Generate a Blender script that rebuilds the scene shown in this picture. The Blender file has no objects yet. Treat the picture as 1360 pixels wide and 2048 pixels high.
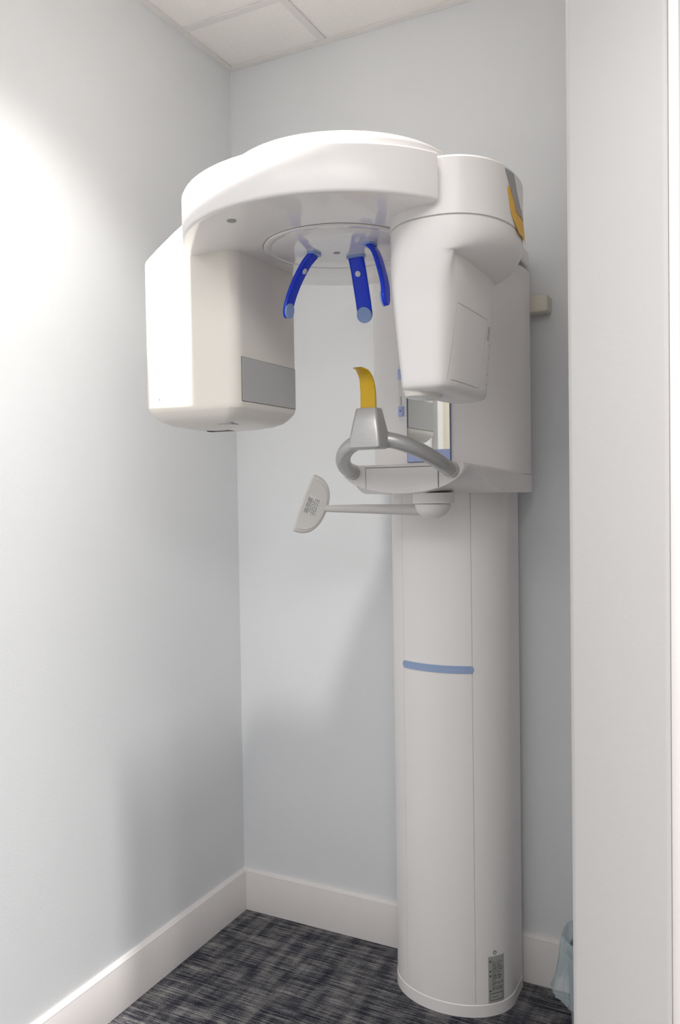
import bpy, bmesh, math, random
from mathutils import Vector, Matrix
random.seed(4)
PI = math.pi
C = bpy.context.scene.collection

# ------------------------------------------------------------------ helpers
def finish(bm, sharp=32):
    bmesh.ops.remove_doubles(bm, verts=bm.verts, dist=1e-6)
    bmesh.ops.recalc_face_normals(bm, faces=bm.faces)
    for f in bm.faces: f.smooth = True
    for e in bm.edges:
        if len(e.link_faces) == 2:
            e.smooth = e.calc_face_angle(0) < math.radians(sharp)

def obj(name, bm, m, parent=None, label=None, sharp=32):
    finish(bm, sharp)
    me = bpy.data.meshes.new(name); bm.to_mesh(me); bm.free()
    o = bpy.data.objects.new(name, me); C.objects.link(o)
    for mm in (m if isinstance(m, (list, tuple)) else [m]): me.materials.append(mm)
    if parent is not None:
        o.parent = parent
        o.matrix_parent_inverse = world(parent).inverted()
    if label: o['label'] = label
    return o

def world(o):
    m = o.matrix_basis.copy()
    if o.parent: m = world(o.parent) @ o.matrix_parent_inverse @ m
    return m

def thing(name, label, cat, loc, group=None):
    o = bpy.data.objects.new(name, None); C.objects.link(o)
    o.location = loc; o.empty_display_size = .1
    o['label'] = label; o['category'] = cat
    if group: o['group'] = group
    return o

def struct(name, bm, m, label=None):
    o = obj(name, bm, m); o['kind'] = 'structure'
    if label: o['label'] = label
    return o

def box(bm, x0, x1, y0, y1, z0, z1, bev=0, seg=3):
    r = bmesh.ops.create_cube(bm, size=1)
    vs = r['verts']
    for v in vs:
        v.co = Vector((x0 + (v.co.x + .5) * (x1 - x0), y0 + (v.co.y + .5) * (y1 - y0), z0 + (v.co.z + .5) * (z1 - z0)))
    if bev:
        es = list({e for v in vs for e in v.link_edges})
        bmesh.ops.bevel(bm, geom=es, offset=bev, segments=seg, affect='EDGES', profile=.5)
    return bm

def loft(bm, secs, cap0=True, cap1=True):
    rows = [[bm.verts.new(p) for p in s] for s in secs]
    n = len(rows[0])
    for a, b in zip(rows, rows[1:]):
        for i in range(n):
            j = (i + 1) % n
            bm.faces.new((a[i], a[j], b[j], b[i]))
    if cap0: bm.faces.new(rows[0][::-1])
    if cap1: bm.faces.new(rows[-1])
    return bm

def sub(bm):
    return bm

def spow(v, e): return math.copysign(abs(v) ** e, v)

def sellipse(cx, cy, ax, ay, n, z, N=96):
    return [(cx + ax * spow(math.cos(t), 2 / n), cy + ay * spow(math.sin(t), 2 / n), z)
            for t in [2 * PI * k / N for k in range(N)]]

def rrect(x0, x1, y0, y1, r, z, seg=8):
    out = []
    rs = r if isinstance(r, (list, tuple)) else [r] * 4
    cs = [(x1, y0, -PI / 2, -1, 1), (x1, y1, 0, -1, -1), (x0, y1, PI / 2, 1, -1), (x0, y0, PI, 1, 1)]
    for (cx, cy, a0, sx, sy), rr in zip(cs, rs):
        for k in range(seg + 1):
            a = a0 + PI / 2 * k / seg
            out.append((cx + sx * rr + rr * math.cos(a), cy + sy * rr + rr * math.sin(a), z))
    return out

def catmull(P, n=8):
    P = [Vector(p) for p in P]
    Q = [P[0] * 2 - P[1]] + P + [P[-1] * 2 - P[-2]]
    out = []
    for i in range(1, len(Q) - 2):
        a, b, c, d = Q[i - 1:i + 3]
        for k in range(n):
            t = k / n
            out.append(.5 * ((2 * b) + (c - a) * t + (2 * a - 5 * b + 4 * c - d) * t * t + (3 * b - a - 3 * c + d) * t ** 3))
    out.append(P[-1])
    return out

def tube(bm, path, rad, N=24, cap=True):
    """round tube, rad = number or function of 0..1"""
    L = len(path); secs = []
    prev = None
    for i, p in enumerate(path):
        t = (path[min(i + 1, L - 1)] - path[max(i - 1, 0)]).normalized()
        if prev is None:
            u = t.orthogonal().normalized()
        else:
            u = (prev - t * prev.dot(t)).normalized()
        prev = u; w = t.cross(u)
        r = rad(i / (L - 1)) if callable(rad) else rad
        secs.append([p + (u * math.cos(a) + w * math.sin(a)) * r for a in [2 * PI * k / N for k in range(N)]])
    return loft(bm, secs, cap, cap)

def blade(bm, path, width_dir, wfun, tfun, N=20, expo=3.2):
    """flattened bar along a path; width_dir = vector across"""
    L = len(path); secs = []
    for i, p in enumerate(path):
        t = (path[min(i + 1, L - 1)] - path[max(i - 1, 0)]).normalized()
        wd = Vector(width_dir); wd = (wd - t * wd.dot(t)).normalized(); td = t.cross(wd)
        w = wfun(i / (L - 1)) / 2; th = tfun(i / (L - 1)) / 2
        secs.append([p + wd * w * spow(math.cos(a), 2 / expo) + td * th * spow(math.sin(a), 2 / expo)
                     for a in [2 * PI * k / N for k in range(N)]])
    return loft(bm, secs)

def extrude_poly(bm, pts, vec):
    a = [bm.verts.new(p) for p in pts]; v = Vector(vec)
    b = [bm.verts.new(Vector(p) + v) for p in pts]
    n = len(a)
    bm.faces.new(a[::-1]); bm.faces.new(b)
    for i in range(n):
        j = (i + 1) % n
        bm.faces.new((a[i], a[j], b[j], b[i]))
    return bm

def disc(bm, c, nrm, r, th, N=32, ry=None, up=(0, 0, 1)):
    n = Vector(nrm).normalized(); u = Vector(up)
    u = (u - n * u.dot(n)).normalized() if abs(Vector(up).dot(n)) < .99 else n.orthogonal().normalized()
    w = u.cross(n); c = Vector(c)
    pts = [c + u * (ry or r) * math.cos(a) + w * r * math.sin(a) for a in [2 * PI * k / N for k in range(N)]]
    return extrude_poly(bm, pts, n * th)

# ------------------------------------------------------------------ materials
def mat(name, col, rough=.5, metal=0, coat=0, trans=0, ior=1.45, alpha=1, spec=.5):
    m = bpy.data.materials.new(name); m.use_nodes = True
    b = m.node_tree.nodes['Principled BSDF']
    b.inputs['Base Color'].default_value = (*col, 1); b.inputs['Roughness'].default_value = rough
    b.inputs['Metallic'].default_value = metal; b.inputs['Coat Weight'].default_value = coat
    b.inputs['Coat Roughness'].default_value = .06
    b.inputs['Transmission Weight'].default_value = trans; b.inputs['IOR'].default_value = ior
    b.inputs['Alpha'].default_value = alpha; b.inputs['Specular IOR Level'].default_value = spec
    return m

def add_noise(m, col, amt, scale, bump=0, bscale=300, stretch=(1, 1, 1), bdist=.002):
    """subtle procedural variation of the base colour plus optional fine bump"""
    nt = m.node_tree; b = nt.nodes['Principled BSDF']; N = nt.nodes; L = nt.links
    tc = N.new('ShaderNodeTexCoord'); mp = N.new('ShaderNodeMapping'); mp.inputs['Scale'].default_value = stretch
    L.new(tc.outputs['Object'], mp.inputs['Vector'])
    nz = N.new('ShaderNodeTexNoise'); nz.inputs['Scale'].default_value = scale; nz.inputs['Detail'].default_value = 4
    L.new(mp.outputs['Vector'], nz.inputs['Vector'])
    rp = N.new('ShaderNodeValToRGB'); e = rp.color_ramp.elements
    e[0].position = .3; e[1].position = .7
    e[0].color = (*[c * (1 - amt) for c in col], 1); e[1].color = (*[min(1, c * (1 + amt)) for c in col], 1)
    L.new(nz.outputs['Fac'], rp.inputs['Fac']); L.new(rp.outputs['Color'], b.inputs['Base Color'])
    if bump:
        n2 = N.new('ShaderNodeTexNoise'); n2.inputs['Scale'].default_value = bscale; n2.inputs['Detail'].default_value = 3
        L.new(mp.outputs['Vector'], n2.inputs['Vector'])
        bp = N.new('ShaderNodeBump'); bp.inputs['Strength'].default_value = bump; bp.inputs['Distance'].default_value = bdist
        L.new(n2.outputs['Fac'], bp.inputs['Height']); L.new(bp.outputs['Normal'], b.inputs['Normal'])
    return m

WALL = (.735, .75, .764)
M_wall = add_noise(mat('wall_paint', WALL, .55, spec=.35), WALL, .008, 6, .12, 170)
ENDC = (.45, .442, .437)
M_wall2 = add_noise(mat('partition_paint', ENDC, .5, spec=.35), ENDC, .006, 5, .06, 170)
M_trim = add_noise(mat('baseboard_paint', (.74, .71, .70), .35), (.74, .71, .70), .01, 20)
M_bead = mat('corner_bead_paint', (.8, .79, .78), .4)
M_tile = add_noise(mat('ceiling_tile', (.84, .815, .785), .9, spec=.1), (.84, .815, .785), .03, 260, .3, 420)
M_grid = mat('ceiling_grid_metal', (.72, .70, .68), .45)
WH = (.87, .845, .83)
M_white = add_noise(mat('white_lacquer', WH, .34, coat=.08), WH, .006, 3)
M_gloss = add_noise(mat('glossy_white_lacquer', WH, .04, coat=.5), WH, .006, 3)
M_cream = add_noise(mat('cream_white_lacquer', (.85, .81, .74), .24, coat=.2), (.85, .81, .74), .006, 3)
M_seam = mat('seam_shadow_gap', (.16, .15, .15), .8)
M_faint = mat('fine_moulded_seam', (.64, .62, .61), .6)
M_grey = mat('grey_sensor_window', (.55, .55, .545), .3)
M_lblue = mat('light_blue_plastic', (.31, .41, .62), .4)
M_pblue = mat('pale_blue_pad', (.32, .45, .75), .45)
M_mblue = mat('blue_strip', (.47, .57, .90), .35)
M_blue = mat('blue_acrylic', (.02, .075, .92), .08, trans=.3, ior=1.4)
M_mirror = mat('mirror_glass', (.86, .87, .84), .015, metal=1)
M_medge = mat('blue_glass_edge', (.16, .22, .38), .2)
M_silver = add_noise(mat('silver_painted_metal', (.56, .555, .55), .34, metal=.5), (.56, .555, .55), .05, 400)
M_yellow = add_noise(mat('yellow_plastic', (.68, .42, .01), .3, coat=.2), (.68, .42, .01), .02, 30)
M_clear = mat('clear_film', (.95, .85, .6), .1, trans=.9)
M_orange = mat('orange_tape', (.86, .5, .08), .5)
M_tapegrey = mat('grey_tape', (.37, .37, .37), .45)
M_dark = mat('dark_slot', (.04, .04, .04), .7)
M_beige = mat('beige_bracket', (.66, .62, .53), .45)
M_lab = mat('silver_label', (.42, .42, .40), .45)
M_labw = mat('paper_label', (.84, .83, .82), .5)
M_ink = mat('label_ink', (.08, .08, .08), .6)
M_inkf = mat('pale_grey_print', (.46, .45, .45), .6)
M_eblue = mat('emblem_blue', (.05, .06, .25), .4)
M_panel = mat('control_panel_plastic', (.76, .735, .705), .35)
M_armg = mat('grey_white_arm', (.68, .655, .645), .35)
M_bin = mat('grey_bin_plastic', (.30, .31, .31), .5)
M_bag = mat('blue_tinted_bag_film', (.70, .84, .90), .12, trans=.55, ior=1.12, alpha=.62)

def carpet():
    m = bpy.data.materials.new('carpet_tile_weave'); m.use_nodes = True
    nt = m.node_tree; N = nt.nodes; L = nt.links; b = N['Principled BSDF']
    b.inputs['Roughness'].default_value = .95; b.inputs['Specular IOR Level'].default_value = .08
    tc = N.new('ShaderNodeTexCoord')
    def nz(scale, det, rough=.5):
        mp = N.new('ShaderNodeMapping'); mp.inputs['Scale'].default_value = scale
        L.new(tc.outputs['Object'], mp.inputs['Vector'])
        n = N.new('ShaderNodeTexNoise'); n.inputs['Scale'].default_value = 1; n.inputs['Detail'].default_value = det
        n.inputs['Roughness'].default_value = rough
        L.new(mp.outputs['Vector'], n.inputs['Vector']); return n.outputs['Fac']
    def math_(op, a, c):
        q = N.new('ShaderNodeMath'); q.operation = op
        for i, s in enumerate((a, c)):
            if isinstance(s, (int, float)): q.inputs[i].default_value = s
            else: L.new(s, q.inputs[i])
        return q.outputs[0]
    streak = nz((9, 330, 1), 3, .65)          # long thin yarns parallel to the back wall
    streak2 = nz((3, 90, 1), 2)
    cross = nz((34, 5, 1), 2)                # cross bands
    blot = nz((11, 16, 1), 3)
    fine = nz((420, 260, 1), 1)              # loop pile
    s = math_('ADD', math_('MULTIPLY', streak, 2.1), math_('MULTIPLY', streak2, .7))
    s = math_('ADD', s, math_('MULTIPLY', cross, .75))
    s = math_('ADD', s, math_('MULTIPLY', blot, .8))
    s = math_('ADD', s, math_('MULTIPLY', fine, .9))
    s = math_('MULTIPLY', math_('ADD', s, -.13), .2)
    rp = N.new('ShaderNodeValToRGB'); e = rp.color_ramp.elements
    e[0].position = .42; e[0].color = (.020, .021, .031, 1)
    e[1].position = .585; e[1].color = (.30, .29, .28, 1)
    k = e.new(.475); k.color = (.05, .05, .065, 1)
    k = e.new(.525); k.color = (.15, .147, .148, 1)
    L.new(s, rp.inputs['Fac']); L.new(rp.outputs['Color'], b.inputs['Base Color'])
    bp = N.new('ShaderNodeBump'); bp.inputs['Strength'].default_value = .5; bp.inputs['Distance'].default_value = .003
    L.new(s, bp.inputs['Height']); L.new(bp.outputs['Normal'], b.inputs['Normal'])
    return m
M_carpet = carpet()

# ------------------------------------------------------------------ the room
H = 2.74
XR = 1.313          # alcove side of the partition
XE = 1.431          # far side of the partition
YE = -1.2           # end of the partition
FAR = 3.6
struct('floor', box(bmesh.new(), -.12, FAR, -4.2, .12, -.1, 0), M_carpet)
struct('wall_back', box(bmesh.new(), -.12, FAR, 0, .12, 0, H + .1), M_wall)
struct('wall_left', box(bmesh.new(), -.12, 0, -4.2, 0, 0, H + .1), M_wall)
struct('wall_front', box(bmesh.new(), -.12, FAR + .12, -4.32, -4.2, 0, H + .1), M_wall)
struct('wall_far', box(bmesh.new(), FAR, FAR + .12, -4.2, .12, 0, H + .1), M_wall)
# partition with rounded corner beads at its end
bm = bmesh.new()
box(bm, XR, XE, YE, 0, 0, H)
es = [e for e in bm.edges if abs(e.verts[0].co.z - e.verts[1].co.z) > 1 and e.verts[0].co.y < YE + .01]
bmesh.ops.bevel(bm, geom=es, offset=.006, segments=4, affect='EDGES', profile=.5)
struct('wall_right', bm, M_wall2)
struct('trim_0', box(bmesh.new(), XE, XE + .012, YE + .004, YE + .09, 0, 2.74, .002, 2), M_trim)
# a door further down the left wall, seen only in the mirror
M_door = add_noise(mat('beige_door', (.60, .54, .43), .4), (.60, .54, .43), .04, 8, stretch=(1, 1, .1))
dr = struct('door_1', box(bmesh.new(), 0, .02, -3.05, -2.42, 0, 2.08), M_door, 'beige door on the left wall, seen in the mirror')
bm = bmesh.new()
extrude_poly(bm, [(0, -3.13, 0), (0, -3.13, 2.16), (0, -2.34, 2.16), (0, -2.34, 0), (0, -2.42, 0), (0, -2.42, 2.08), (0, -3.05, 2.08), (0, -3.05, 0)], (.03, 0, 0))
obj('casing', bm, M_trim, dr)
# ceiling: tile field with recessed lines is hung as one surface, grid bars below it
struct('ceiling', box(bmesh.new(), 0, FAR, -4.2, 0, H, H + .1), M_tile)
n = 1
def tee(x0, x1, y0, y1, z0=H - .006):
    global n
    struct('trim_%d' % n, box(bmesh.new(), x0, x1, y0, y1, z0, H, .0008, 1), M_grid); n += 1
tee(0, FAR, -.022, 0)                       # wall angle on the back wall
tee(0, .022, -4.2, -.022)                   # wall angle on the left wall
for k in range(5):
    y = -.262 - .61 * k
    tee(.022, FAR, y - .012, y + .012, H - .0052)
for k in range(6):
    x = .353 + .61 * k
    if not (XR - .05 < x < XE + .05): tee(x - .012, x + .012, -4.2, -.022)
# baseboards: flat board with a bevelled cap
def base(name, prof_dir, a, b):
    P = [(0, 0), (.016, 0), (.016, .118), (.0135, .1225), (.0135, .126), (.005, .134), (0, .134)]
    bm = bmesh.new()
    if prof_dir == 'back':
        extrude_poly(bm, [(a, -u, v) for u, v in P], (b - a, 0, 0))
    elif prof_dir == 'left':
        extrude_poly(bm, [(u, a, v) for u, v in P], (0, b - a, 0))
    else:
        extrude_poly(bm, [(XR - u, a, v) for u, v in P], (0, b - a, 0))
    return struct(name, bm, M_trim)
base('baseboard_back', 'back', 0, XR)
base('baseboard_left', 'left', -2.34, -.016)
base('baseboard_right', 'right', YE + .01, -.016)

# ------------------------------------------------------------------ the x-ray machine
MX = .775                     # symmetry plane of the machine
AX, AY = .763, -.74           # rotation axis
mach = thing('panoramic_xray_machine', 'white floor-standing panoramic dental x-ray machine with blue head supports in the corner', 'x-ray machine', (MX, -.13, 0))

# --- column -------------------------------------------------------
CYF, CYD, CXH = -.12, .125, .165
def col_pt(t, off=0):
    """front of the column, t 0 = right edge, PI = left edge"""
    x, y = CXH * math.cos(t), -CYD * math.sin(t)
    nx, ny = math.cos(t) / CXH, -math.sin(t) / CYD
    l = math.hypot(nx, ny)
    return (MX + x + off * nx / l, CYF + y + off * ny / l)
def col_t(x): return math.acos((x - MX) / CXH)
TR, TL = col_t(.866), col_t(.674)
def col_outline(z, off=0, notch=True):
    ts = [PI * k / 90 for k in range(91)]
    pts = []
    keys = [(t, 0) for t in ts]
    if notch:
        d = .0008 / .15
        for T, w in ((TR, 1.0), (TL, .6)):
            keys = [k for k in keys if abs(k[0] - T) > 3.2 * d]
            keys += [(T - d * w, 0), (T - d * w * .8, -.003), (T + d * w * .8, -.003), (T + d * w, 0)]
        keys.sort(key=lambda k: k[0])
    for t, o in keys: pts.append((*col_pt(t, off + o), z))
    xl, xr = MX - CXH - off, MX + CXH + off
    pts += [(xl, -.04, z), (xl + .012, -.024, z), (xr - .012, -.024, z), (xr, -.04, z)]
    return pts
bm = bmesh.new()
loft(bm, [col_outline(.033), col_outline(1.366)])
obj('column', bm, M_white, mach)
bm = bmesh.new()
loft(bm, [col_outline(0, .0015, False), col_outline(.0305, .0015, False), col_outline(.0322, .0002, False), col_outline(.0335, -.002, False)])
obj('column_base_band', bm, M_white, mach)

def col_patch(bm, t0, t1, z0, z1, off0, off1, n=14, rnd=0):
    """thin curved plate lying on the column front"""
    pts = []
    N = max(4, n)
    def ring(off):
        lo = []; hi = []
        for k in range(N + 1):
            u = k / N
            t = t0 + (t1 - t0) * u
            zz0, zz1 = z0, z1
            if rnd:
                arc = abs(t1 - t0) * .15
                d = min(u, 1 - u) * arc
                if d < rnd:
                    h = (z1 - z0) / 2; q = h * math.sqrt(max(0, 1 - (1 - d / rnd) ** 2)) * .96 + h * .04
                    zz0, zz1 = (z0 + z1) / 2 - q, (z0 + z1) / 2 + q
            x, y = col_pt(t, off)
            lo.append(bm.verts.new((x, y, zz0))); hi.append(bm.verts.new((x, y, zz1)))
        return lo, hi
    a, b = ring(off0), ring(off1)
    for k in range(N):
        bm.faces.new((b[0][k], b[0][k + 1], b[1][k + 1], b[1][k]))
        bm.faces.new((a[0][k + 1], a[0][k], a[1][k], a[1][k + 1]))
        bm.faces.new((a[0][k], a[0][k + 1], b[0][k + 1], b[0][k]))
        bm.faces.new((a[1][k + 1], a[1][k], b[1][k], b[1][k + 1]))
    for k in (0, N):
        bm.faces.new((a[0][k], b[0][k], b[1][k], a[1][k]))
    return bm
bm = bmesh.new(); col_patch(bm, col_t(.870), col_t(.672), .899, .918, -.001, .0025, 60, .009)
obj('accent_strip', bm, M_lblue, mach, 'light blue curved strip across the front of the column')
# rating plate near the foot
TA, TB = col_t(.9255), col_t(.8945)
lab = obj('rating_plate', col_patch(bmesh.new(), TA, TB, .034, .157, -.0005, .0008, 10), M_lab, mach, 'grey printed rating plate at the foot of the column')
bm = bmesh.new()
def lp(u0, u1, z0, z1, o=.0012):
    col_patch(bm, TB + (TA - TB) * u0, TB + (TA - TB) * u1, z0, z1, .0006, o, 4)
zz = .141
while zz > .068:
    u = .25; hgt = random.choice((.0012, .0012, .0018))
    while u < .82:
        w = random.uniform(.1, .3)
        lp(u, min(u + w, .92), zz - hgt, zz)
        u += w + random.uniform(.04, .1)
        if random.random() < .25: break
    zz -= random.choice((.0034, .0045, .0056))
lp(.2, .205, .066, .15)
for z in (.146, .12, .108, .068): lp(.06, .16, z - .004, z)
for (u0, u1, z0, z1) in ((.08, .92, .058, .0595), (.08, .92, .0405, .042), (.08, .1, .0405, .0595), (.9, .92, .0405, .0595), (.2, .6, .049, .0503)):
    lp(u0, u1, z0, z1)
obj('printed_text', bm, M_ink, lab)
bm = bmesh.new()
tE = col_t(.9085); ex, ey = col_pt(tE); px_, py_ = col_pt(tE, .01); en = Vector((px_ - ex, py_ - ey, 0)).normalized()
disc(bm, (ex, ey, .166), en, .0052, .0009)
st = obj('emblem_sticker', bm, M_eblue, mach, 'small round dark blue sticker above the rating plate')
bm = bmesh.new(); disc(bm, Vector((ex, ey, .166)) + en * .0008, en, .0036, .0004)
obj('sticker_centre', bm, M_labw, st)
bm = bmesh.new()
ew = Vector((-en.y, en.x, 0))
for (a, b_, c, d) in ((-.0012, .0006, -.0004, .0022), (-.0002, -.0024, .0012, .0008)):
    p = Vector((ex, ey, .166)) + en * .0011
    extrude_poly(bm, [p + ew * a + Vector((0, 0, b_)), p + ew * c + Vector((0, 0, b_)), p + ew * c + Vector((0, 0, d)), p + ew * a + Vector((0, 0, d))], en * .0003)
obj('sticker_figure', bm, M_eblue, st)

# --- carriage -----------------------------------------------------
def car_outline(z, off=0, N=72, y0=-.1, d=.162, h=.21, n=2.5):
    pts = []
    for k in range(N + 1):
        t = PI * k / N
        pts.append((MX + (h + off) * spow(math.cos(t), 2 / n), y0 - (d + off) * spow(math.sin(t), 2 / n), z))
    xl, xr = MX - h - off, MX + h + off
    pts += [(xl, -.07, z), (xl + .01, -.06, z), (xr - .01, -.06, z), (xr, -.07, z)]
    return pts
bm = bmesh.new()
loft(bm, [car_outline(1.412), car_outline(1.942), car_outline(1.947, -.004)])
obj('carriage', bm, M_white, mach)

# mirror with blue glass edge
bm = bmesh.new(); box(bm, .7105, .8295, -.2655, -.25, 1.4445, 1.768, .0008, 1)
mir = obj('mirror', bm, M_medge, mach, 'patient mirror with a blue glass edge')
bm = bmesh.new(); box(bm, .7125, .8275, -.2662, -.2654, 1.476, 1.766)
obj('mirror_glass', bm, M_mirror, mir)
bm = bmesh.new(); box(bm, .7125, .8275, -.2662, -.2654, 1.4465, 1.4758)
obj('blue_strip', bm, M_mblue, mir)
# height scales beside the mirror
def slot(x, z0, z1, w, m, name, par=mach, y=-.2575, th=.001, lab_=None):
    bm = bmesh.new()
    pts = []
    r = w / 2
    for k in range(17): a = PI * k / 16; pts.append((x + r * math.cos(a), y, z1 - r + r * math.sin(a)))
    for k in range(17): a = PI + PI * k / 16; pts.append((x + r * math.cos(a), y, z0 + r + r * math.sin(a)))
    extrude_poly(bm, pts, (0, -th, 0))
    return obj(name, bm, m, par, lab_)
g = slot(.855, 1.588, 1.70, .0125, M_faint, 'slider_track', y=-.2555, th=.0004)
slot(.855, 1.5888, 1.6992, .0112, M_white, 'track_inlay', g, y=-.2556, th=.0006)
g = slot(.6915, 1.555, 1.70, .0125, M_faint, 'slider_track', y=-.2553, th=.0004)
slot(.6915, 1.5558, 1.6992, .0112, M_white, 'track_inlay', g, y=-.2554, th=.0006)
slot(.6915, 1.595, 1.618, .0016, M_tapegrey, 'track_line', g, y=-.256, th=.0008)
def knob(z0, z1):
    bm = bmesh.new(); box(bm, .6845, .6985, -.262, -.2535, z0, z1, .002, 2)
    k = obj('slider_knob', bm, M_mblue, mach, 'small blue slider knob beside the mirror'); return k
k = knob(1.566, 1.592)
bm = bmesh.new(); zc = 1.580
extrude_poly(bm, [(.690, -.2622, zc + .0025), (.6945, -.2622, zc + .0003), (.690, -.2622, zc - .0022)], (0, -.0004, 0))
obj('arrow_mark', bm, M_eblue, k)
knob(1.663, 1.689)

# --- chin shelf: half-moon nose at the front growing into the full carriage width at the back
def shelf_sec(y, u):
    hw = .157 + .053 * min(1, u * 1.05) ** .8
    zt = 1.434 - .022 * u; zb = 1.364 - .002 * u
    sm = min(1, u / .62); sm = sm * sm * (3 - 2 * sm)
    zc = (zt - .006) + (zb - zt + .007) * sm              # lower end of the upright side wall
    e = .5 + .45 * min(1, u / .12)
    pts = []
    N = 48
    for k in range(N + 1):
        x = math.cos(PI * k / N)
        pts.append((MX + hw * x, y, zb + (zc - zb) * (1 - (1 - x * x) ** e)))
    pts += [(MX - hw, y, zt - .005), (MX - hw + .004, y, zt), (MX + hw - .004, y, zt), (MX + hw, y, zt - .005)]
    return pts
bm = bmesh.new()
secs = []
for k in range(25):
    u = k / 24
    secs.append(shelf_sec(-.462 + .362 * u, u))
secs.append(shelf_sec(-.065, 1))
s0 = [(MX + (x - MX) * .985, y - .003, 1.404 + (z - 1.404) * .965) for x, y, z in secs[0]]
loft(bm, [s0] + secs)
shelf = obj('chin_shelf', bm, M_white, mach, sharp=24)
bm = bmesh.new()
def moon_z(x): 
    q = 1 - ((x - MX) / .1545) ** 2
    return 1.4275 - .0615 * math.sqrt(max(q, 0))
pts = [(x, -.4655, moon_z(x)) for x in [.6865 + (.8685 - .6865) * k / 24 for k in range(25)]]
pts += [(.8685, -.4655, 1.4265), (.6865, -.4655, 1.4265)]
extrude_poly(bm, pts, (0, -.0012, 0))
fp = obj('front_panel', bm, M_white, shelf)
bm = bmesh.new()
for x in (.6858, .8692): box(bm, x - .0007, x + .0007, -.4662, -.4645, moon_z(x), 1.428)
box(bm, .6858, .8692, -.4662, -.4645, 1.4266, 1.428)
obj('panel_seam', bm, M_seam, shelf)

# --- handle bar
path = []
for k in range(41):
    ph = -PI / 2 + PI * k / 40
    s, c = math.sin(ph), max(0, math.cos(ph))
    path.append(Vector((.776 + .125 * s, -.455 - .16 * c ** .75, 1.418 + .068 * c ** 1.3)))
bm = bmesh.new(); tube(bm, path, .0172, 28)
handle = obj('handle_bar', bm, M_silver, mach, 'silver bent grab handle')
bm = bmesh.new()
for s in (-1, 1):
    a = Vector((.776 + .125 * s, -.4625, 1.418)); b_ = Vector((.776 + .1245 * s, -.478, 1.4195))
    bm2 = bmesh.new(); tube(bm2, [a, b_], .0192, 28)
    obj('handle_collar', bm2, M_silver, handle)
bm.free()

# --- bite block holder
bm = bmesh.new()
def hs(z, w, y0, y1, r=.008): return rrect(.779 - w / 2, .779 + w / 2, y0, y1, r, z, 5)
loft(bm, [hs(1.462, .066, -.668, -.628, .006), hs(1.466, .074, -.672, -.612), hs(1.486, .072, -.672, -.610), hs(1.515, .062, -.668, -.617), hs(1.547, .051, -.662, -.624), hs(1.5495, .048, -.660, -.626, .007)])
holder = obj('bite_block_holder', bm, M_silver, mach, 'tapered silver socket on the handle bar')
bm = bmesh.new()
p = catmull([(.778, -.643, 1.546), (.778, -.643, 1.570), (.778, -.645, 1.592), (.778, -.652, 1.612), (.777, -.667, 1.626), (.776, -.686, 1.631)], 8)
blade(bm, p, (1, 0, 0), lambda t: .0365 - .004 * t - .014 * max(0, t - .45) - .012 * max(0, t - .8) * 3, lambda t: .011 - .006 * t, 24, 4)
bite = obj('bite_block', bm, M_yellow, mach, 'curved yellow bite block')
bm = bmesh.new()
p2 = catmull([(.776, -.684, 1.6315), (.775, -.692, 1.631), (.774, -.698, 1.6295)], 4)
blade(bm, p2, (1, 0, 0), lambda t: .016 - .006 * t, lambda t: .003, 16, 3)
obj('clear_cover_tip', bm, M_clear, bite)

# --- head arm (fixed top)
bm = bmesh.new()
def arm_outline(z, off=0, r=.24, N=64):
    pts = []
    cx, cy = .772, -.742
    for k in range(N + 1):
        a = -.12 - (PI - .24) * k / N
        pts.append((cx + (r + off) * math.cos(a), cy + (r + off) * math.sin(a), z))
    xl, xr = MX - .21 - off, MX + .21 + off
    for k in range(7):                                   # left side in to the carriage width
        u = k / 6; y = -.68 + .59 * u
        pts.append((cx - .238 - off + (xl - (cx - .238 - off)) * (3 * u * u - 2 * u ** 3), y, z))
    pts += [(xl, -.07, z), (xl + .01, -.06, z), (xr - .01, -.06, z), (xr, -.07, z)]
    for k in range(7):
        u = 1 - k / 6; y = -.68 + .59 * u
        pts.append((cx + .238 + off + (xr - (cx + .238 + off)) * (3 * u * u - 2 * u ** 3), y, z))
    return pts
loft(bm, [arm_outline(1.9565, -.004), arm_outline(1.960, 0), arm_outline(1.990, -.002), arm_outline(2.000, -.006), arm_outline(2.006, -.014),
          arm_outline(2.010, -.03), arm_outline(2.014, -.07), arm_outline(2.017, -.13)])
arm = obj('head_arm', bm, M_white, mach)

# --- rotor plate
ZU, ZT = 1.87, 1.9545
bm = bmesh.new()
a0, a1 = math.atan2(-.16, .273), math.atan2(.16, .273)
def plate_outline(z, off=0, N=120):
    R = .315 + off
    pts = []
    for k in range(N + 1):
        a = a1 + (2 * PI + a0 - a1) * k / N
        pts.append((AX + R * math.cos(a), AY + R * math.sin(a), z))
    pts += [(AX + .24 * math.cos(a0), AY + .24 * math.sin(a0), z), (AX + .235, AY, z), (AX + .24 * math.cos(a1), AY + .24 * math.sin(a1), z)]
    return pts
loft(bm, [plate_outline(ZU, -.007), plate_outline(ZU + .0008, -.0042), plate_outline(ZU + .0025, -.0018), plate_outline(ZU + .0045, -.0005), plate_outline(ZU + .007, 0),
          plate_outline(ZT - .006, 0), plate_outline(ZT - .002, -.002), plate_outline(ZT, -.006)])
bmesh.ops.recalc_face_normals(bm, faces=bm.faces)
for f_ in bm.faces:
    if f_.normal.z < -.9: f_.material_index = 1        # the underside is polished
plate = obj('rotor_plate', bm, [M_white, M_gloss], mach, sharp=40)
bm = bmesh.new(); disc(bm, (AX, AY, ZU + .001), (0, 0, -1), .1555, .0016, 96)
ring = obj('disc_gap', bm, M_seam, plate)
bm = bmesh.new()
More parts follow.
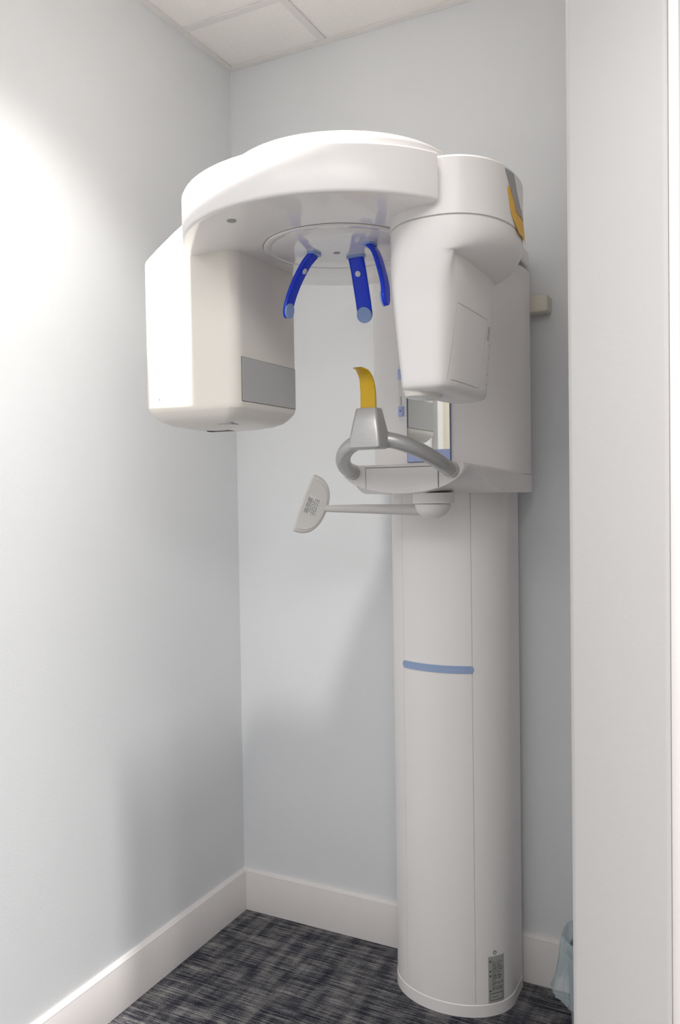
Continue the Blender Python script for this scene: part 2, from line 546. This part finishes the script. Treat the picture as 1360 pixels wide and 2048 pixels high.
loft(bm, [sellipse(AX, AY, r, r, 2, z, 96) for r, z in ((.1545, ZU + .002), (.1545, ZU - .0022), (.1535, ZU - .0032), (.141, ZU - .0036), (.1395, ZU - .0026), (.138, ZU - .0026), (.1365, ZU - .0036), (.09, ZU - .004))])
hub = obj('centre_disc', bm, M_gloss, plate, sharp=50)
bm = bmesh.new(); disc(bm, (.748, -.722, ZU - .0038), (0, 0, -1), .0075, .0008, 24)
obj('light_port', bm, M_tapegrey, hub)
bm = bmesh.new(); disc(bm, (.668, -.987, ZU + .0005), (0, 0, -1), .0085, .002, 24)
obj('laser_port', bm, M_tapegrey, plate, 'small dark round light port in the underside')

# --- tube housing (left box with the grey window)
BX0, BX1, BY0, BY1 = .336, .5745, -.843, -.592
bm = bmesh.new()
def bo(z, i=0, x0=None, r=(.026, .018, .03, .012), y1=None):
    Y1 = BY1 if y1 is None else y1
    X0 = BX0 if x0 is None else x0
    return rrect(X0 + i, BX1 - i, BY0 + i, Y1 - i, [max(.004, q) for q in r], z, 8)
secs = []
for i, z in ((.095, 1.5135), (.06, 1.5155), (.035, 1.521), (.018, 1.529), (.008, 1.539), (.002, 1.5475), (0, 1.551)):
    secs.append(bo(z, i, r=(.026, .026, .03, .022)))
for z in (1.56, 1.70, 1.868): secs.append(bo(z))
secs.append(bo(1.876, 0, BX0 + .0035, y1=BY1 - .006)); secs.append(bo(1.884, 0, BX0 + .014, y1=BY1 - .024))
secs.append(bo(1.90, 0, BX0 + .038, y1=BY1 - .055)); secs.append(bo(1.925, 0, BX0 + .078, y1=BY1 - .10)); secs.append(bo(1.944, 0, BX0 + .112, y1=BY1 - .135)); secs.append(bo(1.950, .004, BX0 + .13, y1=BY1 - .145))
loft(bm, secs)
tubeb = obj('tube_housing', bm, M_cream, mach, 'cream white box housing hanging on the left', sharp=40)
bm = bmesh.new(); box(bm, BX1 - .002, BX1 + .0006, -.823, -.6045, 1.5625, 1.6545)
w = obj('window_gap', bm, M_seam, tubeb)
bm = bmesh.new(); box(bm, BX1 - .002, BX1 + .0016, -.822, -.6055, 1.5635, 1.6535)
obj('grey_window', bm, M_grey, tubeb, 'flat grey rectangular window')
bm = bmesh.new(); box(bm, .405, .465, -.715, -.695, 1.5131, 1.52)
obj('vent_slot', bm, M_dark, tubeb)
bm = bmesh.new(); box(bm, .498, .534, -.805, -.778, 1.5188, 1.5345)
obj('underside_label', bm, M_inkf, tubeb)
bm = bmesh.new(); disc(bm, (.3755, BY0 + .0005, 1.5775), (0, -1, 0), .0012, .0012, 12)
obj('screw_mark', bm, M_tapegrey, tubeb)

# --- sensor housing (right)
def lerp(a, b, u): return a + (b - a) * u
def sens4(z, x0, x1, y0, y1, nr, nl, nf, N=112):
    pts = []
    cx, cy, ax, ay = (x0 + x1) / 2, (y0 + y1) / 2, (x1 - x0) / 2, (y1 - y0) / 2
    for k in range(N):
        t = 2 * PI * k / N
        c_, s_ = math.cos(t), math.sin(t)
        n_ = nr if (c_ > 0 and s_ > 0) else (nf if c_ > 0 else nl)
        pts.append((cx + ax * spow(c_, 2 / n_), cy + ay * spow(s_, 2 / n_), z))
    return pts
def left_n(z): 
    u = min(1, max(0, (1.835 - z) / .15)); return 2.3 + 2.4 * u * u * (3 - 2 * u)
def sens(z, x0, x1, y0, y1, n, N=112):
    if z < 1.8475: return sens4(z, x0, x1, y0, y1, n, left_n(z), n, N)
    return sellipse((x0 + x1) / 2, (y0 + y1) / 2, (x1 - x0) / 2, (y1 - y0) / 2, n, z, N)
bm = bmesh.new()
TOP = (.895, 1.129, -.888, -.572)
loft(bm, [sens(1.8512, *TOP, 2.3), sens(1.9485, *[a + b for a, b in zip(TOP, (0, 0, .002, -.002))], 2.3), sens(1.953, .899, 1.125, -.882, -.578, 2.3), sens(1.9545, .905, 1.119, -.876, -.584, 2.3)])
sring = obj('sensor_cap', bm, M_white, mach)
bm = bmesh.new()
loft(bm, [sens(1.8478, .898, 1.126, -.885, -.575, 2.3), sens(1.8515, .898, 1.126, -.885, -.575, 2.3)])
obj('cap_seam', bm, M_faint, sring)
bm = bmesh.new()
S = []
NZ = 14
S.append(sens(1.8478, .896, 1.128, -.888, -.572, 2.3))
def shell(z):
    # upper oval flowing into the lower slab; the right side turns in quickly, the front and left slowly
    up = (.896, 1.128, -.888, -.572)
    u = (1.838 - z) / (1.838 - 1.562)
    lo = (lerp(.912, .934, u), lerp(1.0555, 1.0335, u), lerp(-.888, -.864, u), lerp(-.572, -.588, u))
    A_ = sens4(z, *up, 2.3, 2.3, 2.3); B_ = sens4(z, *lo, 5, 4.6, 5)
    fast = min(1, max(0, (1.838 - z) / .047)); fast = 1 - math.sqrt(max(0, 1 - fast * fast))
    fast = 1 - (1 - min(1, max(0, (1.838 - z) / .047))**2) ** .5
    slow = min(1, max(0, (1.84 - z) / .13)); slow = slow * slow * (3 - 2 * slow)
    out = []
    for k, (a_, b_) in enumerate(zip(A_, B_)):
        t = 360 * k / len(A_)
        if t > 180: t -= 360
        m = min(1, max(0, (t + 86) / 58)) * min(1, max(0, (115 - t) / 30))
        m = m * m * (3 - 2 * m)
        w_ = fast * m + slow * (1 - m)
        out.append((lerp(a_[0], b_[0], w_), lerp(a_[1], b_[1], w_), z))
    return out
for k in range(NZ + 1):
    S.append(shell(1.838 - .047 * math.sin(k / NZ * PI / 2)))
for k in range(1, 25):
    S.append(shell(lerp(1.791, 1.562, k / 24)))
S.append(sens(1.558, .9365, 1.0300, -.8615, -.5905, 5.4))
S.append(sens(1.554, .942, 1.0245, -.856, -.596, 5.2))
S.append(sens(1.5515, .952, 1.0150, -.846, -.606, 5))
loft(bm, S[::-1])
sensor = obj('sensor_housing', bm, M_white, mach, 'white tapered detector housing hanging on the right', sharp=60)
# the right face is nearly a plane: helper giving a point on it
def sx(y, z):
    u = (1.76 - z) / (1.76 - 1.562)
    u = (1.838 - z) / (1.838 - 1.562)
    x0, x1, y0, y1, n_ = lerp(.912, .934, u), lerp(1.0555, 1.0335, u), lerp(-.888, -.864, u), lerp(-.572, -.588, u), 5
    q = min(1, abs((y - (y0 + y1) / 2) / ((y1 - y0) / 2)))
    return (x0 + x1) / 2 + (x1 - x0) / 2 * (1 - q ** n_) ** (1 / n_)
def face_quad(bm, q, o0, o1):
    return extrude_poly(bm, [(sx(y, z) + o0, y, z) for y, z in q], (o1 - o0, 0, 0))
def face_line(bm, a, b, w, o0, o1, N=10):
    for k in range(N):
        p, q = [tuple(lerp(a[i], b[i], t_) for i in (0, 1)) for t_ in (k / N, (k + 1) / N)]
        d = Vector((q[0] - p[0], q[1] - p[1])).normalized(); nx_, ny_ = -d.y * w / 2, d.x * w / 2
        face_quad(bm, [(p[0] + nx_, p[1] + ny_), (q[0] + nx_, q[1] + ny_), (q[0] - nx_, q[1] - ny_), (p[0] - nx_, p[1] - ny_)], o0, o1)
bm = bmesh.new()
Q = [(-.829, 1.7085), (-.649, 1.7085), (-.676, 1.571), (-.846, 1.571)]
for k in range(4): face_line(bm, Q[k], Q[(k + 1) % 4], .0011, -.003, .0003)
obj('access_panel_seam', bm, M_faint, sensor)
bm = bmesh.new()
for k in range(6):
    for j in range(2):
        y = -.640 + j * .0085 - k * .0008
        z = 1.694 - k * .0048
        y_ = y + random.uniform(.005, .0075); face_quad(bm, [(y, z), (y_, z), (y_, z + .0032), (y, z + .0032)], -.003, .0004)
obj('printed_label', bm, M_inkf, sensor)
for z, y in ((1.663, -.608), (1.637, -.6095), (1.604, -.6135), (1.584, -.616)):
    bm = bmesh.new(); face_quad(bm, [(y - .013, z), (y, z), (y, z + .0018), (y - .013, z + .0018)], -.004, .0003); obj('clip_mark', bm, M_tapegrey, sensor)
# lens lip under the sensor
bm = bmesh.new()
loft(bm, [sellipse(.965, -.80, .028, .05, 2.4, 1.545, 32), sellipse(.965, -.80, .031, .054, 2.4, 1.5555, 32)])
obj('bottom_lip', bm, M_cream, sensor)
# tape flag on the back-right edge of the cap
def cap_pt(a, off=0):
    cx, cy, ax, ay, n = 1.012, -.73, .117, .158, 2.3
    x, y = ax * spow(math.cos(a), 2 / n), ay * spow(math.sin(a), 2 / n)
    v = Vector((x / ax ** 2, y / ay ** 2, 0)).normalized()
    return Vector((cx + x, cy + y, 0)) + v * off
def tape(name, rows, m):
    bm = bmesh.new(); A_, B_ = [], []
    for z, ya, yb, o in rows:
        for lst, off in ((A_, o), (B_, o + .0006)):
            r = []
            for k in range(5):
                y = ya + (yb - ya) * k / 4
                a = math.asin(max(-1, min(1, spow((y + .73) / .158, 2.3 / 2))))
                p = cap_pt(a, off); r.append(bm.verts.new((p.x, p.y, z)))
            lst.append(r)
    for i in range(len(rows) - 1):
        for k in range(4):
            bm.faces.new((B_[i][k], B_[i][k + 1], B_[i + 1][k + 1], B_[i + 1][k]))
            bm.faces.new((A_[i][k + 1], A_[i][k], A_[i + 1][k], A_[i + 1][k + 1]))
        bm.faces.new((A_[i][0], B_[i][0], B_[i + 1][0], A_[i + 1][0]))
        bm.faces.new((A_[i][4], A_[i + 1][4], B_[i + 1][4], B_[i][4]))
    bm.faces.new([*A_[0], *B_[0][::-1]]); bm.faces.new([*A_[-1], *B_[-1][::-1]])
    return obj(name, bm, m, sring)
tape('grey_tape_strip', [(1.944, -.793, -.757, .0009), (1.91, -.770, -.733, .0009), (1.879, -.742, -.690, .0014)], M_tapegrey)
tape('orange_tape_flag', [(1.915, -.785, -.773, .0004), (1.895, -.780, -.70, .0005), (1.868, -.770, -.675, .0008), (1.842, -.735, -.660, .0035)], M_orange)

# --- temple and forehead supports
def support(name, pts, wdir, pad_n, pad_h, button_t, w0=.031):
    path = catmull(pts, 14)
    bm = bmesh.new()
    L_ = sum((b_ - a_).length for a_, b_ in zip(path, path[1:]))
    def wf(t):
        d = (1 - t) * L_; r_ = w0 * .5
        return w0 * (1 if d > r_ else max(.12, math.sqrt(max(0, 1 - (1 - d / r_) ** 2))))
    blade(bm, path, wdir, wf, lambda t: .0105 - .002 * t, 24, 5)
    o = obj(name, bm, M_blue, mach, sharp=45)
    # rounded pad at the lower end
    e = path[-1]; t = (path[-1] - path[-3]).normalized(); n = Vector(pad_n); n = (n - t * n.dot(t)).normalized()
    bm = bmesh.new(); disc(bm, e - t * w0 * .5 + n * .003, n, w0 * .5, .0032, 32, up=t)
    obj('support_pad', bm, M_pblue, o, 'pale blue round pad')
    b = path[int(len(path) * button_t)]; tb = path[int(len(path) * button_t) + 1] - b; tb.normalize(); nb = (Vector(pad_n) - tb * Vector(pad_n).dot(tb)).normalized()
    bm = bmesh.new(); disc(bm, b, nb, .006, .0068, 24, up=tb)
    obj('support_button', bm, M_labw, o)
    bm = bmesh.new(); loft(bm, [sellipse(path[0].x, path[0].y, *( (.011, w0 * .60) if abs(wdir[1]) > .5 else (w0 * .60, .011)), 3, z, 32) for z in (ZU - .0088, ZU - .003)])
    obj('support_cap', bm, M_pblue, o)
    return o
TZ = ZU - .007
support('temple_support', [(.707, -.746, TZ), (.690, -.749, 1.845), (.672, -.755, 1.812), (.659, -.762, 1.775), (.651, -.768, 1.734)], (0, 1, 0), (1, 0, 0), 0, .36)
support('temple_support', [(.835, -.746, TZ), (.849, -.749, 1.845), (.862, -.755, 1.812), (.873, -.762, 1.775), (.877, -.768, 1.734)], (0, 1, 0), (-1, 0, 0), 0, .36)
support('forehead_support', [(.773, -.684, TZ), (.773, -.675, 1.845), (.773, -.663, 1.812), (.773, -.650, 1.775), (.773, -.638, 1.734)], (1, 0, 0), (0, -1, 0), 0, .36, .034)

# --- control panel on its swivel arm
bm = bmesh.new(); y0 = -.36
hx = .815
loft(bm, [sellipse(hx, y0, r, r, 2, z, 40) for r, z in ((.006, 1.3035), (.02, 1.306), (.031, 1.312), (.039, 1.321), (.043, 1.331), (.044, 1.338), (.0435, 1.339))])
hubp = obj('swivel_arm_hub', bm, M_white, mach)
bm = bmesh.new()
loft(bm, [sellipse(hx + .002, y0, .05, .05, 2, z, 40) for z in (1.3405, 1.366)])
obj('hub_mount', bm, M_white, hubp)
bm = bmesh.new()
tube(bm, [Vector((hx - .03, y0, 1.324)), Vector((.62, y0, 1.3275)), Vector((.521, y0 - .001, 1.3285))], lambda t: .0138 - .0048 * t, 24)
sarm = obj('swivel_arm', bm, M_armg, mach, 'thin grey-white horizontal arm')
# half-moon panel
O = Vector((.468, -.378, 1.342)); u = Vector((.058, .012, .1435)).normalized()
nn = Vector((.50, -.86, -.05)); nn = (nn - u * nn.dot(u)).normalized(); v = u.cross(nn); v = -v if v.x < 0 else v
def moon(sc, dp, N=56):
    pts = []
    for k in range(N):
        a = 2 * PI * k / N; c_ = math.cos(a); s_ = spow(math.sin(a), .86)
        w_ = .058 * c_ ** .84 if c_ > 0 else -.009 * abs(c_) ** .5
        pts.append(O + u * (.0775 * s_ * sc) + v * (w_ * sc + .02 * (1 - sc)) + nn * dp)
    return pts
bm = bmesh.new()
loft(bm, [moon(.88, -.0145), moon(.97, -.0125), moon(1.03, -.008), moon(1.03, -.003), moon(.97, .001), moon(.91, .0022), moon(.885, .0022), moon(.87, .0048)])
cp = obj('control_panel', bm, M_panel, mach, 'half-moon control panel seen from its back', sharp=50)
bm = bmesh.new()
bo_ = O + v * .001 + nn * .0049
def prect(bm, a0, a1, b0, b1, th=.0006, d=0):
    extrude_poly(bm, [bo_ + nn * d + u * a0 + v * b0, bo_ + nn * d + u * a1 + v * b0, bo_ + nn * d + u * a1 + v * b1, bo_ + nn * d + u * a0 + v * b1], nn * th)
prect(bm, -.022, .028, .001, .033)
pl = obj('printed_label', bm, M_labw, cp)
bm = bmesh.new()
for k, b in enumerate((.0025, .0055, .0085, .0115, .016, .0205, .025, .0295)):
    a = -.021 + (.004 if k in (4,) else 0)
    while a < .021:
        w_ = random.uniform(.006, .016)
        if k == 4 and random.random() < .5: a += w_; continue
        prect(bm, a, min(a + w_, .023), b, b + .0013, .0003, .0006); a += w_ + .0018
obj('label_text', bm, M_ink, pl)

# --- wall bracket behind the carriage
bm = bmesh.new(); box(bm, .70, 1.027, -.052, 0, 1.8415, 1.8865, .006, 3)
obj('wall_bracket', bm, M_beige, mach, 'beige bracket joining the machine to the wall')

# ------------------------------------------------------------------ waste bin behind the partition
WX, WY = 1.196, -.26
wb = thing('waste_bin', 'small waste bin with a blue-tinted plastic bag, half hidden behind the right wall', 'waste bin', (WX, WY, 0))
bm = bmesh.new()
prof = [(.066, 0), (.069, .004), (.083, .262), (.0855, .264), (.0855, .268), (.082, .268), (.078, .25), (.064, .006)]
loft(bm, [sellipse(WX, WY, r, r, 2.6, z, 48) for r, z in prof])
obj('bin_body', bm, M_bin, wb)
bm = bmesh.new()
rows = []
N = 96
for i, (r, z) in enumerate(((.0775, .20), (.0795, .262), (.088, .302), (.095, .307), (.100, .297), (.102, .25), (.103, .205), (.104, .175), (.102, .165))):
    row = []
    amp = (0, .0005, .002, .0025, .003, .005, .006, .007, .007)[i]
    for k in range(N):
        a = 2 * PI * k / N
        f = math.sin(a * 9 + i * .5) * .6 + math.sin(a * 17 + 1.3 - i * .7) * .6 + math.sin(a * 5 + 2) * .5 + math.sin(a * 29 + i * 1.9) * .5
        flare = .016 * max(0, math.cos(a - PI * 1.08)) ** 6 * (0, 0, 0, 0, 0, .15, .6, 1, 1)[i]
        rr = r + amp * f * .6 + flare
        row.append((WX + rr * math.cos(a), WY + rr * math.sin(a), z + amp * .8 * math.sin(a * 7)))
    rows.append(row)
loft(bm, rows, False, False)
o = obj('bin_liner', bm, M_bag, wb, 'blue-tinted clear bag folded over the rim', sharp=60)

# ------------------------------------------------------------------ light
def spot(name, loc, energy, size, rad, blend, col):
    l = bpy.data.lights.new(name, 'SPOT'); l.energy = energy; l.spot_size = math.radians(size); l.spot_blend = blend
    l.shadow_soft_size = rad; l.color = col
    o = bpy.data.objects.new(name, l); C.objects.link(o); o.location = loc; return o
def downlight(name, loc, energy, half, col):
    dl = spot(name, loc, energy, 114, .03, .45, col)
    # narrow reflector beam: intensity falls off with the angle from straight down
    dl.data.use_nodes = True
    nt = dl.data.node_tree; em = nt.nodes['Emission']
    tc = nt.nodes.new('ShaderNodeTexCoord'); sp = nt.nodes.new('ShaderNodeSeparateXYZ'); nt.links.new(tc.outputs['Normal'], sp.inputs[0])
    def lm(op, a, b=None):
        q = nt.nodes.new('ShaderNodeMath'); q.operation = op
        for i, s_ in enumerate((a, b)):
            if s_ is None: continue
            if isinstance(s_, (int, float)): q.inputs[i].default_value = s_
            else: nt.links.new(s_, q.inputs[i])
        return q.outputs[0]
    th = lm('ARCCOSINE', lm('MINIMUM', lm('ABSOLUTE', sp.outputs['Z']), 1.0))
    def lobe(deg, amp):
        q = lm('DIVIDE', th, math.radians(deg))
        return lm('MULTIPLY', lm('POWER', 2.71828, lm('MULTIPLY', lm('MULTIPLY', q, q), -1.0)), amp)
    nt.links.new(lm('ADD', lobe(half, 1.0), lobe(half * .40, 3.0)), em.inputs['Strength'])
    return dl
downlight('alcove_downlight', (.56, -1.015, 2.72), 112, 37, (1, .97, .93))
downlight('partition_end_fill', (1.45, -2.35, 2.72), 20, 38, (1, .97, .94))  # added fill spot, lights the partition end more towards the floor
downlight('far_side_fill', (2.1, -1.7, 2.72), 200, 38, (1, .97, .94))  # added fill spot, brightens the far face of the partition
def area(name, loc, sx_, sy_, energy, col, rot=(0, 0, 0)):
    l = bpy.data.lights.new(name, 'AREA'); l.shape = 'RECTANGLE'; l.size = sx_; l.size_y = sy_; l.energy = energy; l.color = col
    o = bpy.data.objects.new(name, l); C.objects.link(o); o.location = loc; o.rotation_euler = rot; return o
area('right_front_fill', (2.1, -2.8, 2.72), 1.4, 1.2, 32, (1, .985, .975))  # added soft fill from the right front, no known fixture
area('alcove_front_fill', (.75, -3.1, 2.72), 1.2, 1.2, 18, (1, .985, .975))  # weak fill area added to lift the front left of the alcove

w = bpy.data.worlds.new('room_ambient'); bpy.context.scene.world = w; w.use_nodes = True
w.node_tree.nodes['Background'].inputs['Color'].default_value = (1, .98, .96, 1)
w.node_tree.nodes['Background'].inputs['Strength'].default_value = .3

# ------------------------------------------------------------------ camera
f, yaw, pitch, roll = 1642.795, .47337, -.02503, -.01512
F = Vector((-math.sin(yaw) * math.cos(pitch), math.cos(yaw) * math.cos(pitch), math.sin(pitch)))
R0 = Vector((math.cos(yaw), math.sin(yaw), 0)); U0 = R0.cross(F)
R = R0 * math.cos(roll) + U0 * math.sin(roll); U = U0 * math.cos(roll) - R0 * math.sin(roll)
cd = bpy.data.cameras.new('camera'); cam = bpy.data.objects.new('camera', cd); C.objects.link(cam)
cam.matrix_world = Matrix(((R.x, U.x, -F.x, 1.52725), (R.y, U.y, -F.y, -2.24743), (R.z, U.z, -F.z, 1.37249), (0, 0, 0, 1)))
cd.sensor_fit = 'VERTICAL'; cd.sensor_height = 36; cd.sensor_width = 24; cd.lens = f / 2048 * 36
cd.clip_start = .02
sc = bpy.context.scene; sc.camera = cam
sc.view_settings.view_transform = 'Standard'; sc.view_settings.look = 'None'
sc.view_settings.exposure = .28; sc.view_settings.gamma = 1
try: sc.view_settings.use_curve_mapping = False
except Exception: pass
sc.cycles.max_bounces = 10; sc.cycles.diffuse_bounces = 6; sc.cycles.transmission_bounces = 8
